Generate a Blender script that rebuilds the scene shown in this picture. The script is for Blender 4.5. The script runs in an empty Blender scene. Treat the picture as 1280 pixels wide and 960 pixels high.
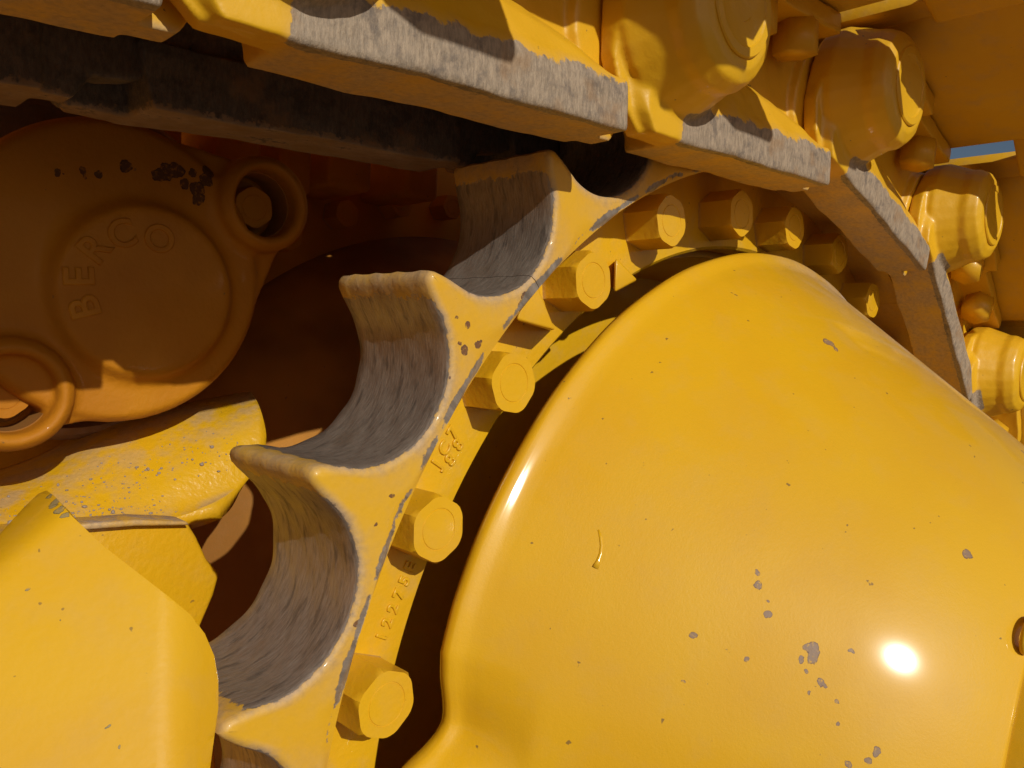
import bpy, bmesh, math, random
import numpy as np
from mathutils import Vector, Matrix
from mathutils.geometry import convex_hull_2d
R = math.radians
random.seed(4); rng = np.random.default_rng(4)
sc = bpy.context.scene
col = sc.collection
ZC = 0.90                                   # camera height over the ground

# ------------------------------------------------------------------ camera
F_PX, VX, VY = 1000.0, -349.42, 388.63      # focal length and vanishing point of the sprocket axle (1280 x 960 picture)
ay = np.array([VX - 640, VY - 480, F_PX]); ay /= np.linalg.norm(ay)
az = np.array([0, -1.0, 0]); az -= ay * (az @ ay); az /= np.linalg.norm(az)
ax = np.cross(ay, az)
cam = bpy.data.cameras.new('camera'); cam.lens = 36 * F_PX / 1280; cam.sensor_width = 36
cam.clip_start = 0.01; cam.clip_end = 2000
co = bpy.data.objects.new('camera', cam); col.objects.link(co)
co.matrix_world = Matrix(((ax[0], -ax[1], -ax[2], 0), (ay[0], -ay[1], -ay[2], 0), (az[0], -az[1], -az[2], ZC), (0, 0, 0, 1)))
sc.camera = co

# ------------------------------------------------------------------ light
SUN = Vector((-0.225, -0.865, 0.455)).normalized()
w = bpy.data.worlds.new('World'); sc.world = w; w.use_nodes = True
wn = w.node_tree
sky = wn.nodes.new('ShaderNodeTexSky'); sky.sky_type = 'NISHITA'; sky.sun_disc = False
sky.sun_elevation = math.asin(SUN.z); sky.sun_rotation = math.atan2(SUN.x, SUN.y) % (2 * math.pi)
sky.altitude = 300; sky.dust_density = 2.2
wn.links.new(sky.outputs[0], wn.nodes['Background'].inputs[0]); wn.nodes['Background'].inputs[1].default_value = 0.06
sl = bpy.data.lights.new('sun', 'SUN'); sl.energy = 4.8; sl.angle = R(0.5); sl.color = (1.0, 0.985, 0.87)
so = bpy.data.objects.new('sun', sl); col.objects.link(so); so.location = (0, 0, 5)
so.rotation_euler = SUN.to_track_quat('Z', 'Y').to_euler()
vs = sc.view_settings
vs.view_transform = 'Standard'; vs.look = 'None'; vs.gamma = 1; vs.use_curve_mapping = False; vs.exposure = -0.60
sc.cycles.max_bounces = 10; sc.cycles.diffuse_bounces = 6; sc.cycles.use_denoising = True

# ------------------------------------------------------------------ helpers
def U(px, py, y):
    """the place, at depth y along the axle, that the photograph shows at this pixel"""
    d = np.array([px - 640, py - 480, F_PX]); r = np.array([d @ ax, d @ ay, d @ az]); r = r * (y / r[1])
    return Vector((r[0], r[1], r[2] + ZC))
CX, CZ = 0.58116, -0.26025 + ZC             # sprocket centre
def pol(a, r, y): return Vector((CX + r * math.cos(R(a)), y, CZ + r * math.sin(R(a))))

def link(ob, parent=None, loc=None):
    col.objects.link(ob)
    if parent is not None: ob.parent = parent
    return ob
def root(name, loc, label, cat, group=None):
    o = bpy.data.objects.new(name, None); o.empty_display_size = .02; o.location = loc
    o['label'] = label; o['category'] = cat
    if group: o['group'] = group
    return link(o)
def origin(p): return p.location if p is not None else Vector((0, 0, 0))

def mesh_obj(name, verts, faces, mat, parent=None, smooth=True, attrs=None, mats=None, midx=None):
    off = origin(parent)
    me = bpy.data.meshes.new(name)
    me.from_pydata([Vector(v) - off for v in verts], [], faces)
    bm = bmesh.new(); bm.from_mesh(me); bmesh.ops.recalc_face_normals(bm, faces=bm.faces); bm.to_mesh(me); bm.free()
    for m in (mats or [mat]): me.materials.append(m)
    if midx is not None: me.polygons.foreach_set('material_index', midx)
    if smooth: me.polygons.foreach_set('use_smooth', [True] * len(me.polygons))
    for k, v in (attrs or {}).items():
        if len(v) and hasattr(v[0], '__len__'):
            a = me.attributes.new(k, 'FLOAT_VECTOR', 'POINT'); a.data.foreach_set('vector', np.array(v, dtype=np.float32).ravel())
        else:
            a = me.attributes.new(k, 'FLOAT', 'POINT'); a.data.foreach_set('value', np.array(v, dtype=np.float32))
    return link(bpy.data.objects.new(name, me), parent)
def bevel(ob, wd, seg=2, ang=35):
    m = ob.modifiers.new('bevel', 'BEVEL'); m.width = wd; m.segments = seg; m.limit_method = 'ANGLE'; m.angle_limit = R(ang)
    m.harden_normals = False
    ob.data.polygons.foreach_set('use_smooth', [True] * len(ob.data.polygons))
    return ob
def auto(ob, ang=40):
    me = ob.data
    bm = bmesh.new(); bm.from_mesh(me)
    for e in bm.edges:
        e.smooth = not (len(e.link_faces) == 2 and e.calc_face_angle(0) > R(ang))
    bm.to_mesh(me); bm.free()
    return ob

class Geo:
    """collects closed solids"""
    def __init__(s): s.v, s.f = [], []
    def add(s, vs, fs):
        b = len(s.v); s.v += [Vector(v) for v in vs]; s.f += [tuple(i + b for i in f) for f in fs]; return s
    def hull(s, pts):
        bm = bmesh.new(); vv = [bm.verts.new(p) for p in pts]
        r = bmesh.ops.convex_hull(bm, input=vv)
        bmesh.ops.delete(bm, geom=[v for v in bm.verts if not v.link_faces], context='VERTS')
        bm.verts.index_update()
        s.add([v.co.copy() for v in bm.verts], [[v.index for v in f.verts] for f in bm.faces]); bm.free(); return s
    def prism(s, poly, y0, y1):            # poly in (x, z), extruded along y
        n = len(poly)
        s.add([(p[0], y0, p[1]) for p in poly] + [(p[0], y1, p[1]) for p in poly],
              [tuple(range(n)), tuple(range(2 * n - 1, n - 1, -1))] + [(i, (i + 1) % n, n + (i + 1) % n, n + i) for i in range(n)]); return s
    def box(s, x0, x1, y0, y1, z0, z1): return s.prism([(x0, z0), (x1, z0), (x1, z1), (x0, z1)], y0, y1)
    def cyl(s, cx, cz, r, y0, y1, n=40, r1=None, ph=0):
        r1 = r if r1 is None else r1
        c = [(math.cos(2 * math.pi * i / n + ph), math.sin(2 * math.pi * i / n + ph)) for i in range(n)]
        s.add([(cx + r * a, y0, cz + r * b) for a, b in c] + [(cx + r1 * a, y1, cz + r1 * b) for a, b in c],
              [tuple(range(n)), tuple(range(2 * n - 1, n - 1, -1))] + [(i, (i + 1) % n, n + (i + 1) % n, n + i) for i in range(n)]); return s
    def lathe(s, prof, cx, cz, n=64, closed=True):   # prof: (r, y) ; closed profile gives a ring
        m = len(prof)
        vs = [(cx + r * math.cos(2 * math.pi * i / n), y, cz + r * math.sin(2 * math.pi * i / n)) for i in range(n) for r, y in prof]
        fs = []
        for i in range(n):
            j = (i + 1) % n
            for k in range(m if closed else m - 1):
                l = (k + 1) % m
                fs.append((i * m + k, i * m + l, j * m + l, j * m + k))
        return s.add(vs, fs)

def cast(geo, voxel, it=4, fac=.5):
    """melts solids together as a casting; returns verts and faces"""
    me = bpy.data.meshes.new('casting'); me.from_pydata(geo.v, [], geo.f)
    bm = bmesh.new(); bm.from_mesh(me); bmesh.ops.recalc_face_normals(bm, faces=bm.faces); bm.to_mesh(me); bm.free()
    o = bpy.data.objects.new('casting', me); col.objects.link(o)
    m = o.modifiers.new('r', 'REMESH'); m.mode = 'VOXEL'; m.voxel_size = voxel
    s_ = o.modifiers.new('s', 'SMOOTH'); s_.iterations = it; s_.factor = fac
    bpy.context.view_layer.update()
    dg = bpy.context.evaluated_depsgraph_get()
    e = bpy.data.meshes.new_from_object(o.evaluated_get(dg))
    vs = np.empty(len(e.vertices) * 3); e.vertices.foreach_get('co', vs); vs = vs.reshape(-1, 3)
    fs = [tuple(p.vertices) for p in e.polygons]
    bpy.data.objects.remove(o); bpy.data.meshes.remove(me); bpy.data.meshes.remove(e)
    return vs, fs

# ------------------------------------------------------------------ materials
class NT:
    def __init__(s, name):
        s.m = bpy.data.materials.new(name); s.m.use_nodes = True; s.t = s.m.node_tree
        s.b = s.t.nodes['Principled BSDF']; s.co = s.n('ShaderNodeTexCoord').outputs['Object']
    def n(s, typ, **kw):
        x = s.t.nodes.new(typ)
        for k, v in kw.items(): setattr(x, k, v)
        return x
    def l(s, a, b): s.t.links.new(a, b)
    def inp(s, sock, v):
        if hasattr(v, 'is_output'): s.l(v, sock)
        else: sock.default_value = v
    def math(s, op, a, b=0.0, c=None, clamp=False):
        x = s.n('ShaderNodeMath', operation=op, use_clamp=clamp); s.inp(x.inputs[0], a); s.inp(x.inputs[1], b)
        if c is not None: s.inp(x.inputs[2], c)
        return x.outputs[0]
    def noise(s, scale, detail=4, rough=.55, vec=None, dist=0):
        x = s.n('ShaderNodeTexNoise'); x.inputs['Scale'].default_value = scale; x.inputs['Detail'].default_value = detail
        x.inputs['Roughness'].default_value = rough; x.inputs['Distortion'].default_value = dist
        s.l(vec if vec is not None else s.co, x.inputs['Vector']); return x.outputs['Fac']
    def step(s, v, lo, hi, a=0.0, b=1.0):
        x = s.n('ShaderNodeMapRange', interpolation_type='SMOOTHSTEP'); s.inp(x.inputs['Value'], v)
        for i, q in zip((1, 2, 3, 4), (lo, hi, a, b)): x.inputs[i].default_value = q
        return x.outputs[0]
    def mix(s, f, a, b):
        x = s.n('ShaderNodeMix', data_type='RGBA'); s.inp(x.inputs[0], f)
        for k, v in ((6, a), (7, b)):
            if isinstance(v, tuple): x.inputs[k].default_value = (*v, 1)
            else: s.l(v, x.inputs[k])
        return x.outputs[2]
    def mixf(s, f, a, b):
        x = s.n('ShaderNodeMix', data_type='FLOAT'); s.inp(x.inputs[0], f); s.inp(x.inputs[2], a); s.inp(x.inputs[3], b); return x.outputs[0]
    def attr(s, name): return s.n('ShaderNodeAttribute', attribute_name=name)
    def bump(s, h, strength, dist, nrm=None):
        x = s.n('ShaderNodeBump'); x.inputs['Strength'].default_value = strength; x.inputs['Distance'].default_value = dist
        s.l(h, x.inputs['Height'])
        if nrm is not None: s.l(nrm, x.inputs['Normal'])
        return x.outputs[0]

YG = .235
GN, GP = Vector((-.40, -.74, .54)), U(255, 835, .25)
def gd_y(px, py):                             # leaning sheet that rolls away at its right end and upper left edge
    u = U(px, py, 1.0) - Vector((0, 0, ZC)); y = GN.dot(GP - Vector((0, 0, ZC))) / GN.dot(u)
    e = max(0, (px - 195) / 78)
    return y + .012 * e * e + .012 * max(0, min(1.3, 1 - (0.655 * (px) + 0.755 * (py - 667)) / 40)) ** 2
GSP = [(U(x_, y_, gd_y(x_, y_)), r_) for x_, y_, r_ in ((60, 622, .0016), (66, 628, .0022), (72, 637, .0022), (64, 634, .0015), (78, 644, .0014), (31, 737, .0009), (80, 780, .0006), (160, 763, .0005), (136, 911, .0007), (150, 930, .0007))]
YEL, YEL2 = (0.660, 0.360, 0.008), (0.635, 0.332, 0.007)
DUST, STEEL = (0.43, 0.295, 0.195), (0.20, 0.165, 0.145)
def paint(name, dust=0.25, up=0.0, rough=.26, orange=.25, flow=False, coat=.35, fine=1.0, spots=None, steel=STEEL, sdark=(0.075, 0.058, 0.05), srough=.5, smetal=.25, yel=None, spec=.5, crough=.07, chips=0, spotcol=None, mic=0.0):
    t = NT(name)
    big = t.noise(9, 3); mid = t.noise(55, 6, .6); small = t.noise(330, 5, .65); micro = t.noise(1300, 2)
    wear = t.attr('wear').outputs['Fac']; da = t.attr('dust').outputs['Fac']
    base = t.mix(t.step(big, .35, .65), *(yel or (YEL, YEL2)))
    # thin dust film, thicker where it can settle
    d = t.math('ADD', t.math('MULTIPLY', t.step(mid, .45, .75), dust), t.math('MULTIPLY', da, t.step(t.math('ADD', mid, t.math('MULTIPLY', small, .35)), .42, .8, .35, 1)))
    if up:
        g = t.n('ShaderNodeNewGeometry'); sx = t.n('ShaderNodeSeparateXYZ'); t.l(g.outputs['Normal'], sx.inputs[0])
        d = t.math('ADD', d, t.math('MULTIPLY', t.step(sx.outputs[2], .55, .95), t.step(mid, .38, .6, 0, up)))
    d = t.math('MULTIPLY', d, 1.0, clamp=True)
    dcol = t.mix(t.step(small, .35, .7), DUST, (0.30, 0.215, 0.16))
    base = t.mix(d, base, dcol)
    # pin holes and specks in the paint
    sp = t.step(t.noise(210, 2, .5), .74, .775)
    base = t.mix(t.math('MULTIPLY', sp, .65 * fine), base, (0.16, 0.09, 0.03))
    if chips:
        ch = t.math('MULTIPLY', t.step(t.noise(75, 5, .62), .70, .715), chips)
        base = t.mix(ch, base, (0.07, 0.035, 0.018))
    if spots:
        acc = None
        sv = t.n('ShaderNodeVectorMath', operation='ADD')
        nz = t.n('ShaderNodeTexNoise'); nz.inputs['Scale'].default_value = 120; nz.inputs['Detail'].default_value = 4; t.l(t.co, nz.inputs['Vector'])
        ns = t.n('ShaderNodeVectorMath', operation='MULTIPLY_ADD'); t.l(nz.outputs['Color'], ns.inputs[0]); ns.inputs[1].default_value = (.008,) * 3; ns.inputs[2].default_value = (-.004,) * 3
        t.l(t.co, sv.inputs[0]); t.l(ns.outputs[0], sv.inputs[1])
        for (p, r) in spots:
            x = t.n('ShaderNodeVectorMath', operation='DISTANCE'); t.l(sv.outputs[0], x.inputs[0]); x.inputs[1].default_value = p
            k = t.step(x.outputs['Value'], r * .55, r, 1, 0)
            acc = k if acc is None else t.math('MAXIMUM', acc, k)
        sm = t.math('MULTIPLY', t.step(acc, .30, .45), t.step(small, .34, .50, .15, 1))
        base = t.mix(sm, base, t.mix(t.step(t.math('ADD', acc, t.math('MULTIPLY', small, .5)), .75, 1.15, 1, 0), *(spotcol or ((0.26, 0.165, 0.11), (0.15, 0.08, 0.045)))))
    # bare metal
    wv = t.math('ADD', wear, t.math('ADD', t.math('MULTIPLY', t.math('SUBTRACT', mid, .5), .75), t.math('MULTIPLY', t.math('SUBTRACT', small, .5), .7)))
    wm = t.math('MULTIPLY', t.step(wv, .44, .56), t.step(wear, .02, .12))
    if flow:
        fl = t.attr('flow').outputs['Vector']
        mp = t.n('ShaderNodeMapping'); mp.inputs['Scale'].default_value = (130, 1100, 1); t.l(fl, mp.inputs['Vector'])
        s1 = t.noise(1, 5, .65, mp.outputs[0]); mp2 = t.n('ShaderNodeMapping'); mp2.inputs['Scale'].default_value = (55, 230, 1); t.l(fl, mp2.inputs['Vector'])
        s2 = t.noise(1, 6, .62, mp2.outputs[0], .15)
        sc_ = t.mix(t.step(s1, .28, .72), (0.245, .190, .152), (0.385, 0.315, 0.265)); sc_ = t.mix(t.step(s2, .50, .68, 0, .6), sc_, sdark); sc_ = t.mix(t.step(mid, .5, .75, 0, .6), sc_, (0.24, 0.17, 0.12))
        sh = t.math('ADD', s1, s2)
    else:
        mp = t.n('ShaderNodeMapping'); mp.inputs['Scale'].default_value = (620, 620, 170); t.l(t.co, mp.inputs['Vector'])
        s1 = t.noise(1, 5, .7, mp.outputs[0]); s2 = t.noise(70, 7, .68)
        sc_ = t.mix(t.step(s1, .35, .65), steel, tuple(min(1, c_ * 1.6) for c_ in steel)); sc_ = t.mix(t.step(s2, .48, .66, 0, .65), sc_, sdark); sc_ = t.mix(t.step(t.noise(38, 5), .56, .68, 0, .5), sc_, (.30, .17, .08))
        sh = t.math('ADD', s1, s2)
    base = t.mix(wm, base, sc_)
    t.l(base, t.b.inputs['Base Color'])
    rr = t.mixf(t.math('MULTIPLY', d, 1.0, clamp=True), t.step(big, .3, .7, rough, rough + .1), .75)
    t.l(t.mixf(wm, rr, t.step(sh, .7, 1.3, srough - .12, srough + .15)), t.b.inputs['Roughness'])
    t.l(t.math('MULTIPLY', wm, smetal), t.b.inputs['Metallic'])
    cw = t.math('MULTIPLY', t.math('SUBTRACT', 1.0, wm), t.math('SUBTRACT', 1.0, d)); t.l(t.math('MULTIPLY', cw, coat), t.b.inputs['Coat Weight'])
    t.b.inputs['Coat Roughness'].default_value = crough; t.b.inputs['Specular IOR Level'].default_value = spec
    h = t.math('ADD', t.math('MULTIPLY', t.noise(240, 2), orange), t.math('ADD', t.math('MULTIPLY', wm, t.math('SUBTRACT', t.math('MULTIPLY', sh, .28 if flow else 1.1), 1.2 if not flow else .5)), t.math('MULTIPLY', t.math('MULTIPLY', d, small), .6)))
    if mic: h = t.math('ADD', h, t.math('MULTIPLY', t.noise(750, 3, .7), mic))
    nb = t.bump(h, .5, .0012)
    t.l(nb, t.b.inputs['Normal'])
    return t.m

M_SPR = paint('worn_sprocket_paint', smetal=.5, srough=.40, dust=.10, flow=True, rough=.38, coat=.15, orange=.3)
SPC = Vector((CX, .2919, CZ))
M_SPR0 = paint('rusty_sprocket_paint', smetal=.5, srough=.40, dust=.10, flow=True, rough=.38, coat=.15, orange=.3, spotcol=((.16, .07, .03), (.10, .05, .03)), spots=[(tuple(U(x_, y_, .2922) - SPC), r_) for x_, y_, r_ in ((585, 409, .0028), (580, 437, .0034), (574, 430, .002), (571, 398, .0016), (598, 430, .003), (559, 474, .002), (563, 460, .0014), (488, 620, .0016), (467, 656, .0012), (660, 372, .0055), (654, 384, .004), (445, 780, .0018), (428, 845, .0018))])
M_LINK = paint('worn_link_paint', dust=.05, rough=.42, coat=.12, chips=1, orange=.35, steel=(.235, .175, .125), sdark=(.10, .078, .07), smetal=.05, srough=.65)
M_FRAME = paint('dusty_frame_paint', dust=.10, up=.52, rough=.25, orange=.9, coat=.5)
M_CAST = paint('cast_yellow_paint', dust=.2, rough=.32, orange=.6, coat=.2)
M_BOLT = paint('bolt_yellow_paint', dust=.08, rough=.34, orange=.55, coat=.25)
GDC = U(120, 850, .25)
M_PLATE = paint('guard_plate_paint', dust=.10, rough=.40, orange=.18, coat=.7, spec=.25, crough=.09, spotcol=((.30, .22, .10), (.10, .08, .03)), spots=[(tuple(gp - GDC), r_) for gp, r_ in GSP])
M_GUARD = paint('guard_yellow_paint', dust=.08, rough=.40, orange=.15, coat=.7, spec=.25, crough=.09)
M_SHOE = paint('shoe_paint', dust=.28, rough=.5, coat=.0, orange=.4)
M_FAR = paint('dark_link_steel', yel=((.22, .12, .03), (.16, .08, .03)), dust=.25, rough=.6, coat=0, steel=(.10, .075, .058), sdark=(.035, .027, .022), smetal=.1, srough=.6)  # darker steel and paint than on the near links
M_SHADE_GRIME = paint('shade_and_grime_paint', dust=.04, rough=.75, coat=0, orange=.4, yel=((.46, .18, .012), (.26, .10, .009)))  # shade painted into the drum and housing ring; grime in the lug holes
M_CAP = paint('shade_tinted_cap_paint', dust=.0, rough=.55, coat=.05, spec=.25, orange=.7, yel=((.52, .205, .006), (.42, .150, .005)))
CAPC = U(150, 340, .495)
M_CAP = paint('shade_tinted_cap_paint', dust=.0, rough=.55, coat=.05, spec=.25, orange=.7, yel=((.52, .205, .006), (.42, .150, .005)), spotcol=((.11, .042, .012), (.06, .026, .01)), spots=[(tuple(U(x_, y_, .4955) - CAPC), r_) for x_, y_, r_ in ((72, 216, .003), (82, 219, .002), (103, 214, .003), (104, 221, .002), (124, 217, .003), (157, 208, .004), (196, 217, .005), (208, 216, .006), (219, 213, .006), (230, 230, .004), (246, 238, .006), (256, 226, .005), (248, 250, .005), (262, 214, .005), (240, 214, .004), (92, 340, .003))])  # orange darkened to stand in for shade and bounce; spots are chipped paint
M_BODY = paint('shaded_body_paint', dust=.0, rough=.6, coat=.0, spec=.2, orange=.7, yel=((.62, .27, .010), (.45, .18, .008)))  # base deepened to orange, standing in for warm bounce behind the track
M_STONE = NT('stone'); M_STONE.l(M_STONE.mix(M_STONE.noise(40), (.40, .31, .25), (.24, .17, .12)), M_STONE.b.inputs['Base Color']); M_STONE.b.inputs['Roughness'].default_value = .9; M_STONE = M_STONE.m
def earth(name, c1, c2, s1, s2):
    t = NT(name); n = t.noise(s1, 8, .6); k = t.noise(s2, 8, .65)
    t.l(t.mix(t.step(n, .35, .65), t.mix(t.step(k, .4, .6), c1, c2), (c2[0] * .7, c2[1] * .7, c2[2] * .7)), t.b.inputs['Base Color'])
    t.b.inputs['Roughness'].default_value = .95; t.l(t.bump(k, .6, .05), t.b.inputs['Normal']); return t.m
M_GND = earth('sandy_ground', (.25, .17, .105), (.19, .125, .08), .8, 14)
M_HILL = earth('dry_hill', (.36, .29, .225), (.25, .20, .16), .05, .6)

# ------------------------------------------------------------------ setting
g = mesh_obj('ground', [(-700, -700, 0), (700, -700, 0), (700, 700, 0), (-700, 700, 0)], [(0, 1, 2, 3)], M_GND); g['kind'] = 'structure'
nx, ny = 90, 30
hv, hf = [], []
for j in range(ny):
    for i in range(nx):
        a = R(-20 + 130 * i / (nx - 1)); d = 120 + 260 * j / (ny - 1)
        ramp = math.sin(math.pi * min(1, (j / (ny - 1)) * 1.15) * .5)
        h = ramp * (73 + 9 * math.sin(a * 7.3 + 1) + 5 * math.sin(a * 19 + d * .05)) + 1.6 * rng.normal() * ramp - 1
        hv.append((d * math.sin(a), d * math.cos(a), h))
for j in range(ny - 1):
    for i in range(nx - 1): hf.append((j * nx + i, j * nx + i + 1, (j + 1) * nx + i + 1, (j + 1) * nx + i))
hl = mesh_obj('hill', hv, hf, M_HILL); hl['kind'] = 'structure'

# ------------------------------------------------------------------ sprocket
Y0S, Y1S, YR = 0.2919, 0.3707, 0.3265
spr = root('drive_sprocket', (CX, Y0S, CZ), 'yellow toothed drive sprocket with bare worn steel grooves', 'sprocket')
STEP = 360 / 27
PH = 126.6                                    # a tooth tip
def r_prof(a):
    """tooth outline as radius over angle"""
    u = ((a - PH) / STEP) % 1.0               # 0 tip, .5 groove
    d = abs(u - .5) * STEP                    # degrees from the groove centre
    rb, cz = 0.0470, 0.4562
    x = cz * math.sin(R(d)); v = cz * math.cos(R(d))
    rg = v - math.sqrt(max(rb * rb - x * x, 0)) if x < rb else v
    tip = 0.4545 - 0.0
    e = (STEP / 2 - d)                        # degrees from the tip
    if x >= rb * .985: return tip - .0025 * max(0, 1 - e / .9) * 0
    rr = min(rg, tip)
    return rr
def smooth_prof(a):
    return sum(r_prof(a + k * .10) * w_ for k, w_ in ((-6, .06), (-5, .06), (-4, .07), (-3, .08), (-2, .09), (-1, .09), (0, .1), (1, .09), (2, .09), (3, .08), (4, .07), (5, .06), (6, .06)))
A0, NT_ = 133.267, 3                         # one segment carries three teeth and ends in mid groove
def segment():
    gap = .022
    n = 52 * NT_
    angs = [A0 + gap + (STEP * NT_ - 2 * gap) * i / n for i in range(n + 1)]
    rp = [smooth_prof(a) for a in angs]
    RIN = 0.400
    V, F, W, DU, FL = [], [], [], [], []
    arc = [0.0]
    for i in range(1, n + 1):
        p, q_ = pol(angs[i - 1], rp[i - 1], 0), pol(angs[i], rp[i], 0); arc.append(arc[-1] + (p - q_).length)
    # outline normals for rounding the rim
    P2 = [Vector((r * math.cos(R(a)), r * math.sin(R(a)))) for a, r in zip(angs, rp)]
    N2 = []
    for i in range(n + 1):
        t_ = P2[min(i + 1, n)] - P2[max(i - 1, 0)]; N2.append(Vector((t_.y, -t_.x)).normalized())
        if N2[-1].dot(P2[i]) < 0: N2[-1] = -N2[-1]
    NR = 12
    rowsidx = []
    def tipness(i): return max(0, min(1, (rp[i] - .441) / .010))
    def addrow(fn):
        b = len(V)
        for i in range(n + 1):
            p, y, wv, dv = fn(i); V.append((CX + p.x, y, CZ + p.y)); W.append(wv); DU.append(dv); FL.append((arc[i], y, 0))
        rowsidx.append(b)
    BV = .0032
    inner = [Vector((RIN * math.cos(R(a)), RIN * math.sin(R(a)))) for a in angs]
    # inner edge: wall up from the flange, chamfer, face, rim, groove wall, back
    addrow(lambda i: (inner[i], YR + .004, .15, .3))
    addrow(lambda i: (inner[i], Y0S + .0022, .3, .4))
    CH = 0.0045
    for k in range(NR + 1):
        f = k / NR
        def face(i, f=f):
            p = inner[i].lerp(P2[i] - N2[i] * BV, f)
            r = p.length; rad = (r - RIN)
            nb = math.sin(angs[i] * 1.7) * .2 + math.sin(angs[i] * .61 + 2) * .28
            band = max(0, 1 - abs(rad - .0028) / .0046)
            thin = max(0, 1 - (rp[i] - RIN - .008) / .03)
            wv = band * (.66 + .2 * thin + nb * .9) + (max(0, 1 - ((P2[i] - p).length) / .004) * .16)
            edge = max(0, 1 - (P2[i] - p).length / .008) * (1 - tipness(i))
            dv = .85 * edge + .12 + .45 * thin
            y = Y0S + (.0015 * max(0, 1 - f * 6))
            return p, y, max(wv, 0), dv * .62
        addrow(face)
    addrow(lambda i: (P2[i] - N2[i] * BV * .3, Y0S + BV * .3, .42 - .4 * tipness(i), .9 - .5 * tipness(i)))
    addrow(lambda i: (P2[i], Y0S + BV, .9 - .8 * tipness(i), .6))
    NY = 12
    for k in range(1, NY + 1):
        y = Y0S + BV + (Y1S - Y0S - 2 * BV) * k / NY
        nzv = .0004
        addrow(lambda i, y=y, k=k: (P2[i] + N2[i] * nzv * math.sin(arc[i] * 260 + k * 2.1), y, 1.0 - .80 * tipness(i) ** .7, .7 * tipness(i)))
    addrow(lambda i: (P2[i] - N2[i] * BV * .6, Y1S - BV * .2, .9, .3))
    addrow(lambda i: (inner[i], Y1S, .1, .3))
    for k in range(len(rowsidx) - 1):
        a, b = rowsidx[k], rowsidx[k + 1]
        for i in range(n): F.append((a + i, a + i + 1, b + i + 1, b + i))
    a, b = rowsidx[-1], rowsidx[0]
    for i in range(n): F.append((a + i, a + i + 1, b + i + 1, b + i))
    F.append(tuple(r_ for r_ in rowsidx)); F.append(tuple(r_ + n for r_ in reversed(rowsidx)))
    return V, F, W, DU, FL
SV, SF, SW, SD, SL = segment()
seg0 = mesh_obj('tooth_segment', SV, SF, M_SPR, spr, attrs={'wear': SW, 'dust': SD, 'flow': SL}); auto(seg0, 50)
seg0.material_slots[0].link = 'OBJECT'; seg0.material_slots[0].material = M_SPR0
for k in range(1, 9):
    o = seg0.copy(); o.material_slots[0].link = 'DATA'; link(o, spr); o.rotation_euler = (0, R(-40 * k) * -1, 0)
# flange ring that carries the bolts
def ring(name, prof, parent, mat, n=240, attrs=None):
    G = Geo().lathe(prof, CX, CZ, n); return auto(mesh_obj(name, G.v, G.f, mat, parent), 35)
ring('bolt_flange', [(.3445, YR + .002), (.3465, YR), (.398, YR), (.402, YR + .001), (.402, .352), (.3445, .352)], spr, M_CAST)
ring('hub_web', [(.3395, .3535), (.398, .3535), (.392, .37), (.345, .385), (.335, .43), (.20, .43), (.20, .42), (.325, .42), (.335, .38)], spr, M_CAST)
# bolts
def hexbolt(loc, ang, parent, rr=.0178, h=.0265, name='hex_bolt', mat=None):
    prof = [(1.03, 0), (1.0, -.12), (1.0, -.84), (.992, -.93), (.925, -1.0), (.60, -1.0), (.585, -.985), (.565, -.985), (.55, -1.0), (.0, -1.0)]
    V, F = [], []; n = 48
    for k, (f, y) in enumerate(prof):
        for i in range(n):
            a = 2 * math.pi * i / n
            hx = math.cos(math.pi / 6) / math.cos(((a + math.pi / 6) % (math.pi / 3)) - math.pi / 6)
            if k <= 2: r = rr * hx * f
            elif k <= 4: r = min(rr * hx, rr * f * (1.0 if k == 3 else .985))
            else: r = rr * f
            V.append((r * math.cos(a + ang), y * h, r * math.sin(a + ang)))
    for k in range(len(prof) - 1):
        for i in range(n): F.append((k * n + i, k * n + (i + 1) % n, (k + 1) * n + (i + 1) % n, (k + 1) * n + i))
    V = [Vector(v) + loc for v in V]
    return auto(mesh_obj(name, V, F, mat or M_BOLT, parent, attrs={'dust': [.7 if k == 0 else 0.0 for k in range(len(prof)) for i in range(n)]}), 28)
for (px, py, an) in ((484, 881, 10), (549, 662, 2), (643, 479, 22), (742.5, 351, 8), (840, 276, 16), (928, 267, 5), (994, 285, 20)):
    p = U(px, py, .300); p.y = YR + .0003
    hexbolt(p, R(an), spr)
for k in range(4, 17):
    hexbolt(pol(99.4 - STEP * (k - 2), .371, YR + .0003), R(k * 17), spr)
for a in (192.6, 179.3): hexbolt(pol(a, .371, YR + .0003), R(a), spr)
# wedge lugs beside the joint
def lug(pts, y0, y1, name='joint_lug'):
    G = Geo().hull([U(*p, y0) for p in pts[:3]] + [U(*p, y1) for p in pts[3:]])
    return bevel(mesh_obj(name, G.v, G.f, M_SPR, spr), .0015)
lug([(667, 345), (694, 413), (645, 400), (660, 345), (690, 414), (640, 396)], .303, .327)
lug([(770, 322), (797, 350), (768, 366), (768, 325), (793, 350), (766, 362)], .312, .327)
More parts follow.
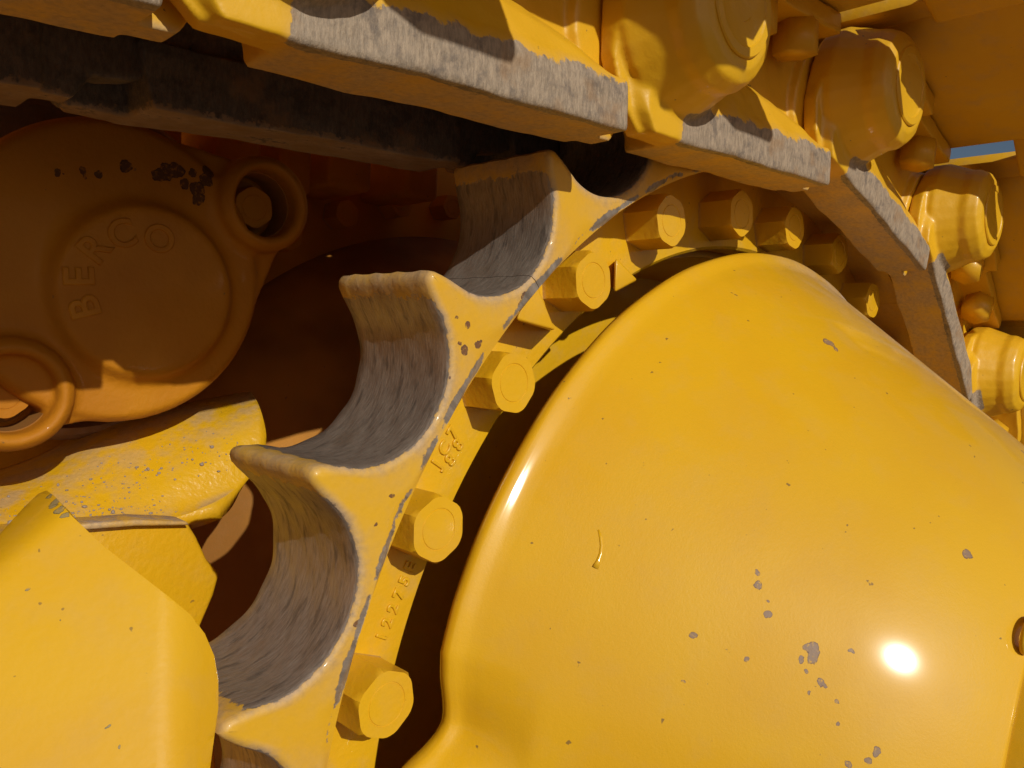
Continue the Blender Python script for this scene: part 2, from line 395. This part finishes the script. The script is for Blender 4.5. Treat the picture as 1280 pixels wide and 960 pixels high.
# raised casting numbers on the flange
def letters(text, px, py, ang, size, parent, depth, ydepth, mat, gap=.72, name='raised_letter'):
    """letters one by one along a straight line that starts at a pixel"""
    base = U(px, py, ydepth); d = Vector((math.cos(ang), 0, math.sin(ang)))
    for i, ch in enumerate(text):
        if ch == ' ': continue
        glyph(ch, base + d * (i * size * gap), ang, size, parent, depth, mat, name)
def glyph(ch, pos, ang, size, parent, depth, mat, name):
    cu = bpy.data.curves.new('glyph', 'FONT'); cu.body = ch; cu.size = size; cu.extrude = depth; cu.bevel_depth = size * .035; cu.bevel_resolution = 1
    cu.align_x = 'CENTER'; cu.align_y = 'CENTER'
    o = bpy.data.objects.new('glyph', cu); col.objects.link(o); bpy.context.view_layer.update()
    me = bpy.data.meshes.new_from_object(o.evaluated_get(bpy.context.evaluated_depsgraph_get()))
    bpy.data.objects.remove(o); me.materials.clear(); me.materials.append(mat); me.name = name
    ob = bpy.data.objects.new(name, me)
    # glyph lies in local XY: X -> along ang, Y -> up of letter, Z -> towards -Y world
    c, s = math.cos(ang), math.sin(ang)
    ob.matrix_basis = Matrix.Translation(pos - origin(parent)) @ Matrix(((c, -s, 0, 0), (0, 0, -1, 0), (s, c, 0, 0), (0, 0, 0, 1)))
    link(ob, parent); return ob
a1 = math.atan2((U(505, 727, YR) - U(476, 798, YR)).z, (U(505, 727, YR) - U(476, 798, YR)).x)
letters('12275E', 477, 796, a1, .0095, spr, .0006, YR - .0002, M_BOLT, gap=.78)
a2 = math.atan2((U(568, 535, YR) - U(545, 580, YR)).z, (U(568, 535, YR) - U(545, 580, YR)).x)
letters('JC7', 546, 580, a2, .0105, spr, .0006, YR - .0002, M_BOLT, gap=.9)
letters('88', 563, 575, a2, .0105, spr, .0006, YR - .0002, M_BOLT, gap=.9)

# ------------------------------------------------------------------ final drive cover
def cone_y(r):                              # straight cone that rounds over near the hub cap
    y = .3026 - 1.33 * (.338 - max(r, .226))
    if r < .226: u = .226 - r; y -= 1.33 * u - .5 * 10.0 * u * u
    return y
def on_cone(px, py):
    for i in range(2900):
        y = .01 + .0001 * i; p = U(px, py, y); r = math.hypot(p.x - CX, p.z - CZ)
        if r < .338 and y >= cone_y(r): return p
cov = root('final_drive_cover', (CX, .2, CZ), 'large smooth glossy yellow cone shaped cover over the final drive', 'cover')
prof = [(.3362, .3085), (.3392, .3062), (.3400, .3030), (.3398, .3004), (.3388, .2989)]
prof += [(.3360, .2970), (.3335, .2953), (.3308, .2930)]
for r in np.linspace(.3275, .172, 70): prof.append((float(r), cone_y(float(r)) - .0002))
ye = prof[-1][1]; prof += [(.1695, ye - .0022), (.1675, ye - .0036), (.166, ye - .002)]
RIM_A, RIM_D = (154, 158, 162, 164.5, 166.4, 167.8, 169.0, 170.2, 171.3, 172.6, 175, 200, 235), (0, -.0005, -.0025, -.0075, -.0125, -.0150, -.0125, -.0055, .0045, .0135, .020, .018, 0)
def cover_r(a, r):
    if r > .25:
        f = max(0, min(1, (r - .306) / .030))
        return r + f * float(np.interp(a, RIM_A, RIM_D))
    return r
n = 600; V, F, DUc = [], [], []
for i in range(n):
    a = 360 * i / n
    for k, (r, y) in enumerate(prof):
        rr = cover_r(a, r) + (.0003 * math.sin(a * .31) * math.sin(a * .17) if k < 7 else 0)
        yy = y + .0004 * math.sin(R(a) * 3 + 1)
        V.append(pol(a, rr, yy)); DUc.append(1.1 * max(0, 1 - abs(((a - 70 + 180) % 360) - 180) / 26) * max(0, min(1, (r - .15) / .1)))
m = len(prof)
for i in range(n):
    for k in range(m - 1): F.append((i * m + k, i * m + k + 1, ((i + 1) % n) * m + k + 1, ((i + 1) % n) * m + k))
spots = []
for (px, py, r) in ((947, 730, .0042), (949, 716, .0022), (957, 768, .0036), (959, 750, .002), (1012, 810, .0055), (1018, 822, .005), (1024, 854, .003), (1001, 824, .0022), (1008, 836, .002), (1030, 858, .002), (1013, 868, .0018), (1046, 880, .0018), (1049, 905, .0018), (1065, 813, .0024), (868, 796, .0028), (1209, 693, .0045), (1036, 428, .0065), (1044, 436, .004), (1130, 425, .008), (1124, 420, .006), (1095, 937, .004), (1060, 955, .003), (853, 850, .0012), (1050, 372, .004), (930, 822, .0016), (1085, 948, .003), (1278, 565, .003)):
    p = on_cone(px, py)
    if p: spots.append((tuple(p - cov.location), r * .8))
M_COVER = paint('cover_yellow_paint', dust=.07, rough=.42, orange=.13, coat=.8, spec=.2, crough=.10, mic=.17, spots=spots, fine=1.2)
shell = mesh_obj('cover_shell', V, F, M_COVER, cov, attrs={'dust': DUc})
shell.modifiers.new('thick', 'SOLIDIFY').thickness = -.004 if False else .004
shell.modifiers['thick'].offset = -1
G = Geo().lathe([(.1655, .105), (.1655, .052), (.1635, .049), (.001, .049), (.001, .105)], CX, CZ, 160)
auto(mesh_obj('hub_cap', G.v, G.f, M_GUARD, cov), 40)
# a run in the paint
dr = [on_cone(*p) for p in ((748, 662), (751, 672), (752, 682), (751, 692), (748, 701), (744, 710))]
DV, DF = [], []
for i, p in enumerate(dr):
    ra_ = (p - Vector((CX, p.y, CZ))).normalized(); no = (ra_ * 1.15 + Vector((0, -1, 0))).normalized(); tg = (dr[min(i + 1, 5)] - dr[max(i - 1, 0)]).normalized(); bn = no.cross(tg)
    wd = (.0006, .0010, .0009, .0010, .0012, .0019)[i]
    for u in np.linspace(0, 2 * math.pi, 9)[:-1]: DV.append(p + bn * wd * math.cos(u) + no * wd * .45 * math.sin(u))
for i in range(5):
    for k in range(8): DF.append((i * 8 + k, i * 8 + (k + 1) % 8, i * 8 + 8 + (k + 1) % 8, i * 8 + 8 + k))
DF += [tuple(range(8)), tuple(range(47, 39, -1))]
mesh_obj('paint_run', DV, DF, M_COVER, cov)
# small welded tab at the rim of the hub cap
p0 = on_cone(1275, 790); tv = []
G = Geo()
rad = (p0 - Vector((CX, p0.y, CZ))).normalized(); tan = Vector((-rad.z, 0, rad.x))
pts = [p0 + tan * (.009 * math.cos(u)) - rad * (.001 + .005 * math.sin(u)) + Vector((0, -.0035, 0)) for u in np.linspace(0, 2 * math.pi, 25)[:-1]]
nn = 8; TV, TF = [], []
for i, p in enumerate(pts):
    t_ = (pts[(i + 1) % 24] - pts[i - 1]).normalized(); u_ = t_.cross(Vector((0, 1, 0))).normalized(); v_ = t_.cross(u_)
    for j in range(nn): TV.append(p + (u_ * math.cos(2 * math.pi * j / nn) + v_ * math.sin(2 * math.pi * j / nn)) * .0022)
for i in range(24):
    for j in range(nn): TF.append((i * nn + j, i * nn + (j + 1) % nn, ((i + 1) % 24) * nn + (j + 1) % nn, ((i + 1) % 24) * nn + j))
mesh_obj('wire_loop', TV, TF, M_CAST, cov)

# ------------------------------------------------------------------ track
LS = .186; PR = (.002, .060); PE = (.211, .057)
def circ(c, r, n=28, a0=0, a1=360): return [(c[0] + r * math.cos(R(a0 + (a1 - a0) * i / (n - 1 if a1 - a0 < 360 else n))), c[1] + r * math.sin(R(a0 + (a1 - a0) * i / (n - 1 if a1 - a0 < 360 else n)))) for i in range(n)]
def P3(poly, y): return [(s, y, t) for s, t in poly]
def link_geo():
    G = Geo()
    # rail head
    G.hull(P3([(.0, .0), (LS, .0), (LS, .021), (.003, .021)], .255) + P3([(.006, -.0), (LS, -.0), (LS, .030), (.0, .03)], .2955) + P3([(.004, .026), (LS, .026)], .257))
    # ledge that slopes back to the web
    G.hull(P3([(.010, .022), (LS - .002, .022)], .256) + P3([(.01, .026), (LS - .002, .024)], .2575) + P3([(.01, .01), (LS, .01), (LS, .034), (.15, .045), (.10, .056), (.05, .064), (.01, .07)], .276) + P3([(.01, .01), (LS, .01), (LS, .034), (.05, .064), (.01, .07)], .29))
    # big outboard boss and its skirt
    PB = (.003, .062)
    G.hull(P3(circ(PB, .030), .2222) + P3(circ(PB, .0365), .2255) + P3(circ(PB, .0405), .233) + P3(circ(PB, .0415), .244))
    G.hull(P3(circ(PB, .0415), .240) + P3(circ(PR, .0490), .257) + P3(circ(PR, .0490), .270))
    # column that carries the boss down to the rail
    G.hull(P3([(-.026, .010), (-.020, .001), (.004, .001), (.006, .028), (-.010, .05), (-.026, .045)], .2545) + P3([(-.040, .036), (-.034, .012), (-.024, .0), (.006, .0), (.03, .03), (.0, .06), (-.042, .06)], .268))
    G.hull(P3(circ(PR, .048) + [(-.046, .036), (-.038, .012), (-.026, 0), (.04, 0)], .262) + P3(circ(PR, .046) + [(-.044, .036), (-.036, .012), (-.024, 0), (.03, 0)], .2725))
    G.hull(P3(circ(PR, .040), .26) + P3(circ(PR, .040) + [(.04, .0)], .2895))
    # web and inner eye
    G.prism([(.01, .01), (LS, .01), (LS + .02, .025), (LS + .02, .1), (.0, .1)], .279, .290)
    G.hull(P3(circ(PE, .044), .2735) + P3(circ(PE, .046), .277) + P3(circ(PE, .046), .2905))
    G.hull(P3([(LS - .05, .0), (LS + .012, .0), (LS + .028, .02), (LS - .05, .04)], .277) + P3([(LS - .05, .0), (LS + .012, .0), (LS + .026, .02), (LS - .05, .04)], .290))
    # seat for the shoe
    G.hull(P3([(.012, .098), (.10, .098), (.10, .112), (.012, .112)], .240) + P3([(.012, .098), (.10, .098), (.10, .112), (.012, .112)], .29))
    G.hull(P3([(.10, .098), (.18, .098), (.18, .112), (.10, .112)], .250) + P3([(.10, .098), (.18, .098), (.18, .112), (.10, .112)], .29))
    return G
LV, LF = cast(link_geo(), .0014, 3)
def wob(p, f, seed):
    k = np.random.default_rng(seed); o = np.zeros(len(p))
    for _ in range(7):
        v = k.normal(size=3); v *= f * k.uniform(.6, 1.6) / np.linalg.norm(v); o += np.sin(p @ v + k.uniform(0, 6.28))
    return o / 7 ** .5
LV = np.asarray(LV); LV = LV + np.stack([wob(LV, 110, 1) * .00045, wob(LV, 120, 2) * .0005, wob(LV, 90, 3) * .0006], 1) + np.stack([np.zeros(len(LV)), wob(LV, 420, 4) * .00018, wob(LV, 400, 5) * .00018], 1)
def link_attrs(vs):
    s, y, t = vs[:, 0], vs[:, 1], vs[:, 2]
    t = t + .0022 * wob(vs * [1, 0, 0], 140, 7) + .0016 * wob(vs * [1, 0, .3], 420, 8)
    side = np.clip((.2615 - y) / .0035, 0, 1) * np.clip((y - .2495) / .002, 0, 1) * np.clip((.0300 - t) / .011, 0, 1) * np.clip((s + .002) / .008, 0, 1)
    under = np.clip((.0035 - vs[:, 2]) / .003, 0, 1) * np.clip((s - .0) / .01, 0, 1)
    wear = np.clip(side * .95 + .30 * under, 0, 1)
    dust = np.clip(.75 * under + .35 * side, 0, 1)
    return wear, dust
lw, ld = link_attrs(LV)
def lmesh(name, V, F, mats, attrs):
    o = mesh_obj(name, V, F, mats, None, attrs=attrs); me = o.data; col.objects.unlink(o); bpy.data.objects.remove(o); return me
ME_NEAR = lmesh('near_link', LV, LF, M_LINK, {'wear': lw, 'dust': ld})
FV = LV.copy(); FV[:, 1] = .6760 - FV[:, 1]
ME_FAR = lmesh('far_link', FV, LF, M_FAR, {'wear': np.clip(.95 - 60 * np.clip(.010 - LV[:, 2], 0, 1), .25, 1), 'dust': np.full(len(FV), .5)})
# pin end: flat disc with a ring and a centre hole
G = Geo().lathe([(.0265, .2260), (.0265, .2216), (.0258, .2208), (.0215, .2208), (.0208, .2216), (.0200, .2219), (.0092, .2219), (.0085, .2230), (.0080, .2320), (.0001, .2320), (.0001, .2400), (.0265, .2400)], PR[0] + .002, PR[1] + .003, 56)
ME_PIN = lmesh('track_pin', G.v, G.f, M_LINK, {})
for e_ in [bpy.data.objects.new('x', ME_PIN)]: auto(e_, 25); bpy.data.objects.remove(e_)
G = Geo().cyl(PE[0], PE[1], .031, .2912, .371, 48); ME_BUSH = lmesh('bushing', G.v, G.f, M_FAR, {'wear': np.ones(len(G.v))})
# shoe plate with relief notches over the links
def shoe_geo():
    s1, yo, yi = .1845, .070, .58
    # plate with unseen outboard lobes, shaped to shade bosses but light the ledges; lowered lip with gaps over both links
    out = [(.0, yo + .012), (.012, yo), (.058, yo), (.072, .158), (.138, .158), (.152, yo), (s1, yo), (s1, yi), (.0, yi)]
    G = Geo()
    n = len(out); V = [(s, y, t) for t in (.1135, .1265) for s, y in out]
    G.add(V, [tuple(range(n)), tuple(range(2 * n - 1, n - 1, -1))] + [(i, (i + 1) % n, n + (i + 1) % n, n + i) for i in range(n)])
    for y0, y1 in ((.122, .208), (.312, .350), (.43, yi - .001)):
        G.hull([(s, y, t) for y in (y0, y1) for s, t in ((-.052, .0985), (-.052, .1105), (-.008, .0995), (-.010, .1125), (.004, .1142), (.004, .1258))])
    G.hull([(s, y, t) for y in (.2085, .3115) for s, t in ((-.020, .1100), (-.020, .1225), (.004, .1145), (.004, .1255))])
    return G
G = shoe_geo()
ME_SHOE = lmesh('shoe_plate', G.v, G.f, M_SHOE, {})
G = Geo().hull([(.160, .160, .126), (.1835, .160, .126), (.166, .160, .175), (.177, .160, .175), (.160, .5745, .126), (.1835, .5745, .126), (.166, .5745, .175), (.177, .5745, .175)])
ME_GROUSER = lmesh('grouser_bar', G.v, G.f, M_SHOE, {})
def nut_geo():
    G = Geo(); return G.add([(r * math.cos(R(60 * i)), r * math.sin(R(60 * i)), z) for z, r in ((0, .0145), (.020, .0145)) for i in range(6)], [tuple(range(6)), tuple(range(11, 5, -1))] + [(i, (i + 1) % 6, 6 + (i + 1) % 6, 6 + i) for i in range(6)])
G = nut_geo(); ME_NUT = lmesh('shoe_nut', G.v, G.f, M_LINK, {})

def frame_of(A, ang): return Matrix.Translation(Vector((A.x, -.009, A.z))) @ Matrix.Rotation(-ang, 4, 'Y')
A1, B1 = U(355, 47, .246), U(785, 163, .246)
A2, B2 = U(848, 176, .246), U(1037, 231, .246)
A3, B3 = U(1056, 216, .246), U(1156, 335, .246)
A4, B4 = U(1166, 326, .246), U(1206, 476, .246)
def ang_of(A, B): return math.atan2(B.z - A.z, B.x - A.x)
links = []
d1 = (A2 - A1); L12 = d1.length
for k in (-1, 0): links.append((A1 - Vector((d1.x, 0, d1.z)).normalized() * (.212 * (1 - k) + .012), ang_of(A1, A2), k))
links.append((A1, ang_of(A1, B1), 1)); links.append((A2, ang_of(A2, B2), 2)); links.append((A3, ang_of(A3, B3), 3)); links.append((A4, ang_of(A4, B4), 4))
q = A4; ang = ang_of(A4, B4)
for k in (5,):
    v = Vector((q.x - CX, 0, q.z - CZ)); v = Matrix.Rotation(R(26.667), 3, 'Y') @ v
    q = Vector((CX + v.x, .246, CZ + v.z)); ang -= R(26.667); links.append((q, ang, k))
LABEL = {-1: 'track link mostly beyond the left edge on the dark upper run',
         0: 'track link at top left with a small patch of bare grey rail', 1: 'track link at top centre with the longest worn grey rail edge',
         2: 'track link above the first covered bolts, just right of top centre', 3: 'track link curving down with sunlit boss, right of the cover peak',
         4: 'steep track link whose worn edge meets the cover slope', 5: 'sunlit track link low at the right edge behind the cover slope'}
for A, an, k in links:
    Mx = frame_of(A, an)
    r_ = root('track_link', (0, 0, 0), LABEL[k], 'track link', 'track links wrapped over the sprocket'); r_.matrix_world = Mx
    def part(me, name, mx=None):
        o = bpy.data.objects.new(name, me); link(o, r_)
        if mx is not None: o.matrix_basis = mx
        return o
    nl = part(ME_NEAR, 'near_link'); pn = part(ME_PIN, 'track_pin'); pn.parent = nl
    part(ME_FAR, 'far_link'); part(ME_BUSH, 'bushing'); sh = part(ME_SHOE, 'shoe_plate', Matrix.Translation((-.034 if k == 5 else 0, 0, 0)) @ Matrix.Diagonal((1.11 if k == 1 else 1.17 if k == 5 else 1, 1, 1, 1))); gr = part(ME_GROUSER, 'grouser_bar'); gr.parent = sh
    bevel_done = True
    for s_ in (.085, .140):
        part(ME_NUT, 'shoe_nut', Matrix.Translation((s_, .262, .078)) @ Matrix.Rotation(R(11), 4, 'Z'))
    m_ = sh.modifiers.new('bevel', 'BEVEL'); m_.width = .003; m_.segments = 2; m_.limit_method = 'ANGLE'

# ------------------------------------------------------------------ pivot cap
YC = .495
cc = U(150, 340, YC); RC = .0885
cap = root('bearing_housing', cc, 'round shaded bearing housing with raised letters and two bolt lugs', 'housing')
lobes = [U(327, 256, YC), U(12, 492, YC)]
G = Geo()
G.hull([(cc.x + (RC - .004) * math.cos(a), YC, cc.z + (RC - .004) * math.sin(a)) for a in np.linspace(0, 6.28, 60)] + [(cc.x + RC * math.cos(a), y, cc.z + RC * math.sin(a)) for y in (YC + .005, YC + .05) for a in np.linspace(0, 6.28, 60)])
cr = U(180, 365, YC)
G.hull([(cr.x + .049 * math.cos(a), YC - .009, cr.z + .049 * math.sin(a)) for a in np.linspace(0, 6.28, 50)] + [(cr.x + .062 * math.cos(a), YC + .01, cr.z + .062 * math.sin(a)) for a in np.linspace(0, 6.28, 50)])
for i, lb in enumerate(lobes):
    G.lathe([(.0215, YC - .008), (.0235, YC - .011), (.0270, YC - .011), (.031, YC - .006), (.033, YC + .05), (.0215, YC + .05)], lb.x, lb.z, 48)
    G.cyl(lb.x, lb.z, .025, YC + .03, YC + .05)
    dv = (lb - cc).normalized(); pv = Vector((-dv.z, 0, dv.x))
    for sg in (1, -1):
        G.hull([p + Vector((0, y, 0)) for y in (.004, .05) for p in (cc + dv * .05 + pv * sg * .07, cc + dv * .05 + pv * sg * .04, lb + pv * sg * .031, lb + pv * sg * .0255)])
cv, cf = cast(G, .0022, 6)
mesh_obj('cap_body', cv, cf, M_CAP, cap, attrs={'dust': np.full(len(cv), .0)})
for lb in lobes:
    GG = Geo().lathe([(.0001, YC + .0290), (.0208, YC + .0290), (.0208, YC + .004), (.0214, YC + .004), (.0218, YC + .0300), (.0001, YC + .0300)], lb.x, lb.z, 40)
    auto(mesh_obj('grease_lining', GG.v, GG.f, M_SHADE_GRIME, cap), 40)
for lb in lobes: hexbolt(Vector((lb.x - .0005, YC + .031, lb.z - .001)), R(7), cap, .0145, .022, 'cap_bolt', M_CAP)
for ch, (px, py), an in zip('BERCO', ((107, 384), (100, 346), (118, 312), (152, 294), (198, 300)), (108, 95, 55, 22, -20)):
    p = U(px, py, YC - .0082); glyph(ch, p, R(an), .022, cap, .0011, M_CAP, 'raised_letter')
G = Geo().lathe([(.108, .560), (.112, .565), (.112, .70), (.06, .70), (.06, .575), (.10, .575), (.104, .560)], cc.x - .006, cc.z + .006, 90)
auto(mesh_obj('housing_ring', G.v, G.f, M_SHADE_GRIME, cap, attrs={'dust': [.5] * len(G.v)}), 40)

# ------------------------------------------------------------------ track frame
fr = root('undercarriage_casting', U(150, 640, .5), 'dusty sunlit yellow frame casting below the round lettered housing', 'casting')
rows = [
    (.575, [(-120, 615), (-40, 600), (60, 568), (130, 520), (190, 512), (250, 500), (312, 488)]),
    (.545, [(-120, 640), (-40, 618), (60, 588), (130, 545), (190, 520), (250, 507), (315, 491)]),
    (.520, [(-120, 665), (-40, 645), (50, 622), (110, 598), (180, 570), (250, 540), (323, 503)]),
    (.505, [(-120, 690), (-40, 668), (40, 650), (110, 628), (180, 605), (250, 570), (331, 528)]),
    (.498, [(-120, 705), (-40, 690), (40, 668), (110, 645), (175, 625), (250, 595), (336, 560)]),
    (.493, [(-120, 715), (-40, 695), (40, 678), (100, 657), (170, 640), (225, 636), (310, 606)]),
    (.485, [(-120, 728), (-40, 708), (40, 692), (100, 672), (170, 656), (222, 650), (268, 628)]),
]
V, F = [], []
for y, pl in rows: V += [U(px, py, y) for px, py in pl]
nc = 7; nr = len(rows)
for j in range(nr - 1):
    for i in range(nc - 1): F.append((j * nc + i, j * nc + i + 1, (j + 1) * nc + i + 1, (j + 1) * nc + i))
o = mesh_obj('frame_ridge', V, F, M_FRAME, fr)
sm = o.modifiers.new('sub', 'SUBSURF'); sm.levels = sm.render_levels = 3
sd = o.modifiers.new('thick', 'SOLIDIFY'); sd.thickness = .012; sd.offset = -1
pl = [(-120, 690), (60, 662), (110, 655), (170, 651), (236, 654), (247, 672), (260, 700), (276, 717), (268, 745), (252, 782), (262, 860), (275, 1000), (-120, 1000)]
G = Geo().prism([(U(*p, .478).x, U(*p, .478).z) for p in pl], .478, .515)
bevel(mesh_obj('frame_plate', G.v, G.f, M_FRAME, fr), .003, 3)
G = Geo().prism([(U(*p, .47).x, U(*p, .47).z) for p in [(90, 656), (170, 650), (234, 652), (238, 657), (170, 658), (90, 664)]], .4705, .49)
bevel(mesh_obj('dirt_ledge', G.v, G.f, M_FRAME, fr, attrs={'dust': [.7] * len(G.v)}), .0015, 2)
# loose stones and crumbs of dirt lying on the casting
V, F = [], []
ico = bmesh.new(); bmesh.ops.create_icosphere(ico, subdivisions=1, radius=1); iv = [v.co.copy() for v in ico.verts]; ico.verts.index_update(); iff = [[v.index for v in f.verts] for f in ico.faces]; ico.free()
from mathutils.bvhtree import BVHTree
bpy.context.view_layer.update()
eo = o.evaluated_get(bpy.context.evaluated_depsgraph_get()); em = eo.to_mesh()
bvh = BVHTree.FromPolygons([v.co + fr.location for v in em.vertices], [tuple(p.vertices) for p in em.polygons]); eo.to_mesh_clear()
camp = Vector((0, 0, ZC))
for k in range(300):
    u = rng.random(); px = rng.uniform(0, 300); cy = 650 - .33 * px + rng.normal() * 17
    if k % 3 == 0: px = rng.uniform(60, 225); cy = rng.normal(640, 7)
    hit, nrm, idx, dist = bvh.ray_cast(camp, (U(px, cy, .5) - camp).normalized())
    if hit is None: continue
    s_ = min(.0022, .00025 + .0003 * rng.exponential()); b = len(V)
    sx = rng.uniform(.7, 1.3, 3)
    V += [hit + nrm * s_ * .35 + Vector((v.x * sx[0], v.y * sx[1], v.z * sx[2] * .8)) * s_ * rng.uniform(.8, 1.15) for v in iv]; F += [[i + b for i in f] for f in iff]
st = mesh_obj('dirt_crumbs', V, F, M_STONE, None, smooth=False); st['kind'] = 'stuff'; st['label'] = 'grey stones and crumbs of dirt lying on the yellow frame casting'; st['category'] = 'gravel'

# ------------------------------------------------------------------ guiding guard, lower left
gd = root('guiding_guard', U(120, 850, .25), 'smooth yellow guard plate with a rounded end at lower left', 'guard')
out = [(-90, 745), (0, 667), (30, 634), (48, 617), (58, 613), (68, 620), (90, 645), (130, 683), (170, 714), (210, 745), (238, 768), (256, 792), (268, 820), (273, 850), (273, 885), (268, 920), (262, 965), (255, 1010), (-90, 1030)]
bmg = bmesh.new()
vs_ = [bmg.verts.new((p[0], p[1], 0)) for p in out]
def densify(out, st=9):
    r = []
    for i in range(len(out)):
        a, b = Vector(out[i]), Vector(out[(i + 1) % len(out)]); k = max(1, int((b - a).length / st))
        r += [a.lerp(b, j / k) for j in range(k)]
    return r
bmg.free(); bmg = bmesh.new()
f_ = bmg.faces.new([bmg.verts.new((p.x, p.y, 0)) for p in densify(out)])
bmesh.ops.triangulate(bmg, faces=[f_])
for x in range(-80, 275, 12): bmesh.ops.bisect_plane(bmg, geom=bmg.verts[:] + bmg.edges[:] + bmg.faces[:], plane_co=(x, 0, 0), plane_no=(1, 0, 0))
for y in range(620, 1030, 12): bmesh.ops.bisect_plane(bmg, geom=bmg.verts[:] + bmg.edges[:] + bmg.faces[:], plane_co=(0, y, 0), plane_no=(0, 1, 0))
bmg.verts.index_update()
V = [U(v.co.x, v.co.y, gd_y(v.co.x, v.co.y)) for v in bmg.verts]; F = [[v.index for v in f.verts] for f in bmg.faces]; bmg.free()
o = mesh_obj('guard_plate', V, F, M_PLATE, gd)
if sum(p.normal.y for p in o.data.polygons) > 0: o.data.flip_normals()
sd = o.modifiers.new('thick', 'SOLIDIFY'); sd.thickness = .010; sd.offset = -1
bv = o.modifiers.new('bevel', 'BEVEL'); bv.width = .0025; bv.segments = 3; bv.limit_method = 'ANGLE'; bv.angle_limit = R(60)

# ------------------------------------------------------------------ machine behind
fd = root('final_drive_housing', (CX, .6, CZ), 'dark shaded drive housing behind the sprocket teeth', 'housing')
ring('housing_drum', [(.20, .43), (.315, .43), (.30, .47), (.23, .53), (.23, .56), (.29, .60), (.34, .645), (.375, .69), (.378, .7005), (.20, .7005)], fd, M_SHADE_GRIME)
for a in np.arange(92, 180, 9.5):
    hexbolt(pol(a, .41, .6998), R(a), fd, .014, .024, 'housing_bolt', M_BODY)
bd = root('machine_body', (.4, 1.0, ZC), 'shaded yellow body wall of the machine behind the tracks, with an added shade slab overhead', 'machine body')
G = Geo().box(-1.4, 1.0, .70, .74, ZC - .75, ZC + .9)
G.box(-1.4, .55, .33, .6995, ZC + .37, ZC + .40)  # unseen slab above the track, added to keep sun off the wall
mesh_obj('wall_and_shade_slab', G.v, G.f, M_BODY, bd, smooth=False)
for (px, py, w_, h_) in ((100, 165, .10, .06), (205, 168, .03, .04), (300, 178, .04, .05), (372, 205, .03, .05), (440, 212, .045, .035), (530, 222, .04, .04)):
    p = U(px, py, .62); G = Geo().box(p.x - w_ / 2, p.x + w_ / 2, .62, .7005, p.z - h_ / 2, p.z + h_ / 2)
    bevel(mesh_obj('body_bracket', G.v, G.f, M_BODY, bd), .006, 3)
